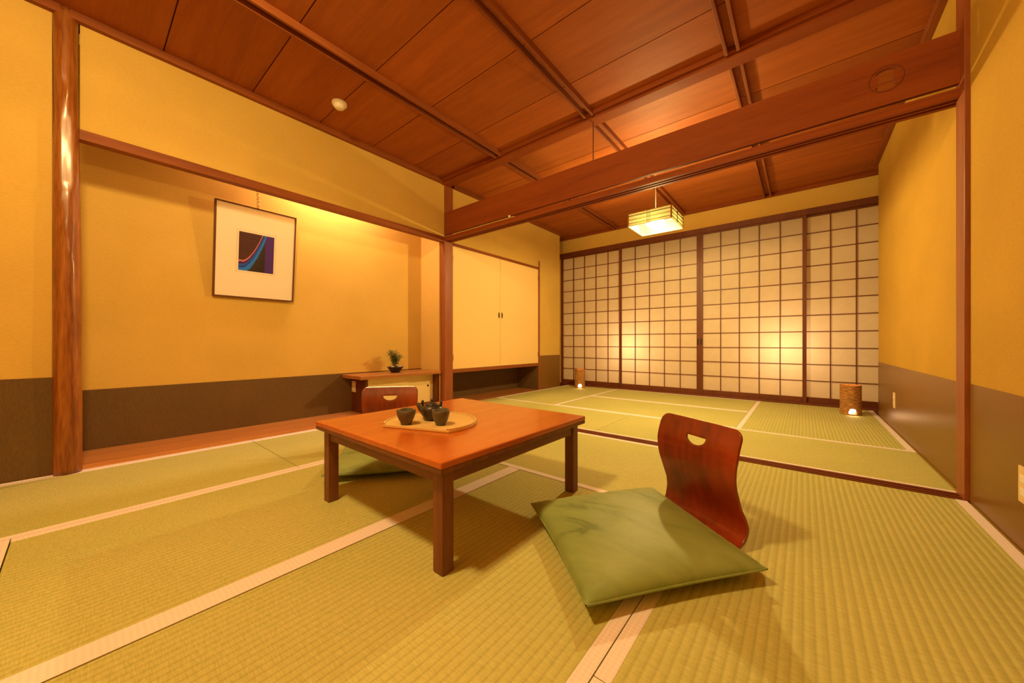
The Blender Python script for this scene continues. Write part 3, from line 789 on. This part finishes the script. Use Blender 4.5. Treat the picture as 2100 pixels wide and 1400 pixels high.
for s in (-1, 1):
    for z0_, z1_ in ((0, .005), (LH-.001, LH+.005)):
        box(bm, -hw, hw, s*hw-.004, s*hw+.004, z0_, z1_); box(bm, s*hw-.004, s*hw+.004, -hw, hw, z0_, z1_)
obj('shade_frame', bm, M['shadewood'], lp)
bm = new(); lathe(bm, [(0, .006), (.05, .010), (.078, .022), (.088, .040), (.080, .055), (0, .060)], 36); obj('glass_globe', bm, M['globe'], lp, smooth=True)
bm = new(); tube(bm, [(0, 0, LH-.002), (0, 0, ZC-LZ-.03)], .0028, 8); obj('cord', bm, M['white'], lp)
bm = new(); lathe(bm, [(0, ZC-LZ-.05), (.03, ZC-LZ-.045), (.04, ZC-LZ-.01), (.04, ZC-LZ-.002)], 24); obj('ceiling_rose', bm, M['white'], lp, smooth=True)

# ------------------------------------------------------------------ woven lanterns
def lantern(label, x, y, face):
    t = thing('woven_lantern', label, 'lantern', (x, y, 0), face)
    R, H = .073, .278; bm = new()
    # wickerwork: horizontal strands weaving in and out of uprights, with an arched mouth at the front
    nz, na = 46, 64; grid = {}
    for j in range(nz+1):
        for i in range(na):
            a = 2*PI*i/na; z = .006+(H-.006)*j/nz
            rr = R+.0022*math.sin(i*PI*.5+j*PI)+.002*noise.noise(Vector((a*3, z*60, x)))
            grid[i, j] = bm.verts.new((rr*math.sin(a), -rr*math.cos(a), z+.0012*math.sin(a*5+j)))
    for j in range(nz):
        for i in range(na):
            a = 2*PI*(i+.5)/na; a = (a+PI) % (2*PI)-PI; z = .006+(H-.006)*(j+.5)/nz
            if (a*R/.031)**2+(z/.062)**2 < 1: continue
            bm.faces.new((grid[i, j], grid[(i+1) % na, j], grid[(i+1) % na, j+1], grid[i, j+1]))
    for v in [v for v in bm.verts if not v.link_faces]: bm.verts.remove(v)
    o = obj('woven_shade', bm, M['rattan'], t, smooth=False)
    md = o.modifiers.new('s', 'SOLIDIFY'); md.thickness = .003
    for z in (.007, H):
        bm = new()
        tube(bm, [((R+.001)*math.cos(2*PI*i/36), (R+.001)*math.sin(2*PI*i/36), z) for i in range(37)], .0035, 6, False)
        obj('rim', bm, M['rattan'], t, smooth=True)
    bm = new(); lathe(bm, [(0, .0), (R*.98, 0), (R*.98, .006), (0, .006)], 32); obj('base', bm, M['rattan'], t)
    bm = new(); bmesh.ops.create_uvsphere(bm, u_segments=20, v_segments=12, radius=.031, matrix=Matrix.Translation((0, -.032, .038))); obj('bulb', bm, M['bulb'], t, smooth=True)
    l = bpy.data.lights.new('lantern_light', 'POINT'); l.energy = .7; l.color = (1, .5, .17); l.shadow_soft_size = .02
    lo = bpy.data.objects.new('lantern_light', l); C.objects.link(lo); lo.location = (x, y, .10); 
    return t
lantern('woven cylinder lantern glowing at its foot, beside the right wall', .352, 4.690, math.radians(8))
lantern('woven cylinder lantern glowing at its foot, in the far left corner by the screens', -2.655, 4.880, math.radians(30))

# ------------------------------------------------------------------ smoke detector
t = thing('smoke_detector', 'round white smoke detector on the wooden ceiling above the alcove', 'detector', (-2.598, 1.196, ZC))
bm = new(); lathe(bm, [(0, .004), (.050, .004), (.050, -.014), (.047, -.018), (0, -.018)], 40); obj('base_plate', bm, M['white'], t, smooth=False)
bm = new(); lathe(bm, [(.040, -.017), (.038, -.030), (.030, -.040), (.010, -.044), (0, -.044)], 40); obj('sensor_cap', bm, M['white'], t, smooth=True)

# ------------------------------------------------------------------ lights
WARM = (1.0, .715, .26)
def point(name, loc, e, col=WARM, r=.05):
    l = bpy.data.lights.new(name, 'POINT'); l.energy = e; l.color = col; l.shadow_soft_size = r
    o = bpy.data.objects.new(name, l); C.objects.link(o); o.location = loc; return o
def area(name, loc, rot, sx, sy, e, col=WARM):
    l = bpy.data.lights.new(name, 'AREA'); l.shape = 'RECTANGLE'; l.size = sx; l.size_y = sy; l.energy = e; l.color = col
    o = bpy.data.objects.new(name, l); C.objects.link(o); o.location = loc; o.rotation_euler = rot; return o
point('near_pendant_light', (-1.08, -.06, 2.33), 44, r=.11)
point('far_pendant_light', (LX, LY, LZ-.012), 43, r=.035)
point('far_pendant_inner_light', (LX, LY, LZ+.080), 15, r=.03)
area('alcove_tube_light', (-3.20, 1.45, 2.27), (0, 0, 0), .06, .7, 6.6, (1, .68, .46))
point('veranda_light', (-1.98, YS+.36, .62), 5.2, (1, .62, .29), .08)
point('veranda_light', (-.17, YS+.36, .62), 5.2, (1, .62, .29), .08)

w = bpy.data.worlds.new('World'); scn.world = w; w.use_nodes = True
w.node_tree.nodes['Background'].inputs[0].default_value = (1, .6, .3, 1); w.node_tree.nodes['Background'].inputs[1].default_value = .02

# ------------------------------------------------------------------ camera
cam = bpy.data.cameras.new('camera'); co = bpy.data.objects.new('camera', cam); C.objects.link(co)
co.location = (0, 0, .68); co.rotation_euler = (PI/2, 0, math.radians(39.35))
cam.sensor_width = 36; cam.sensor_fit = 'HORIZONTAL'; cam.lens = 728/2100*36; cam.shift_y = 3.5/2100; cam.clip_start = .02
scn.camera = co
scn.view_settings.view_transform = 'Standard'; scn.view_settings.look = 'None'; scn.view_settings.gamma = 1; scn.view_settings.exposure = 1.61
scn.view_settings.use_curve_mapping = False
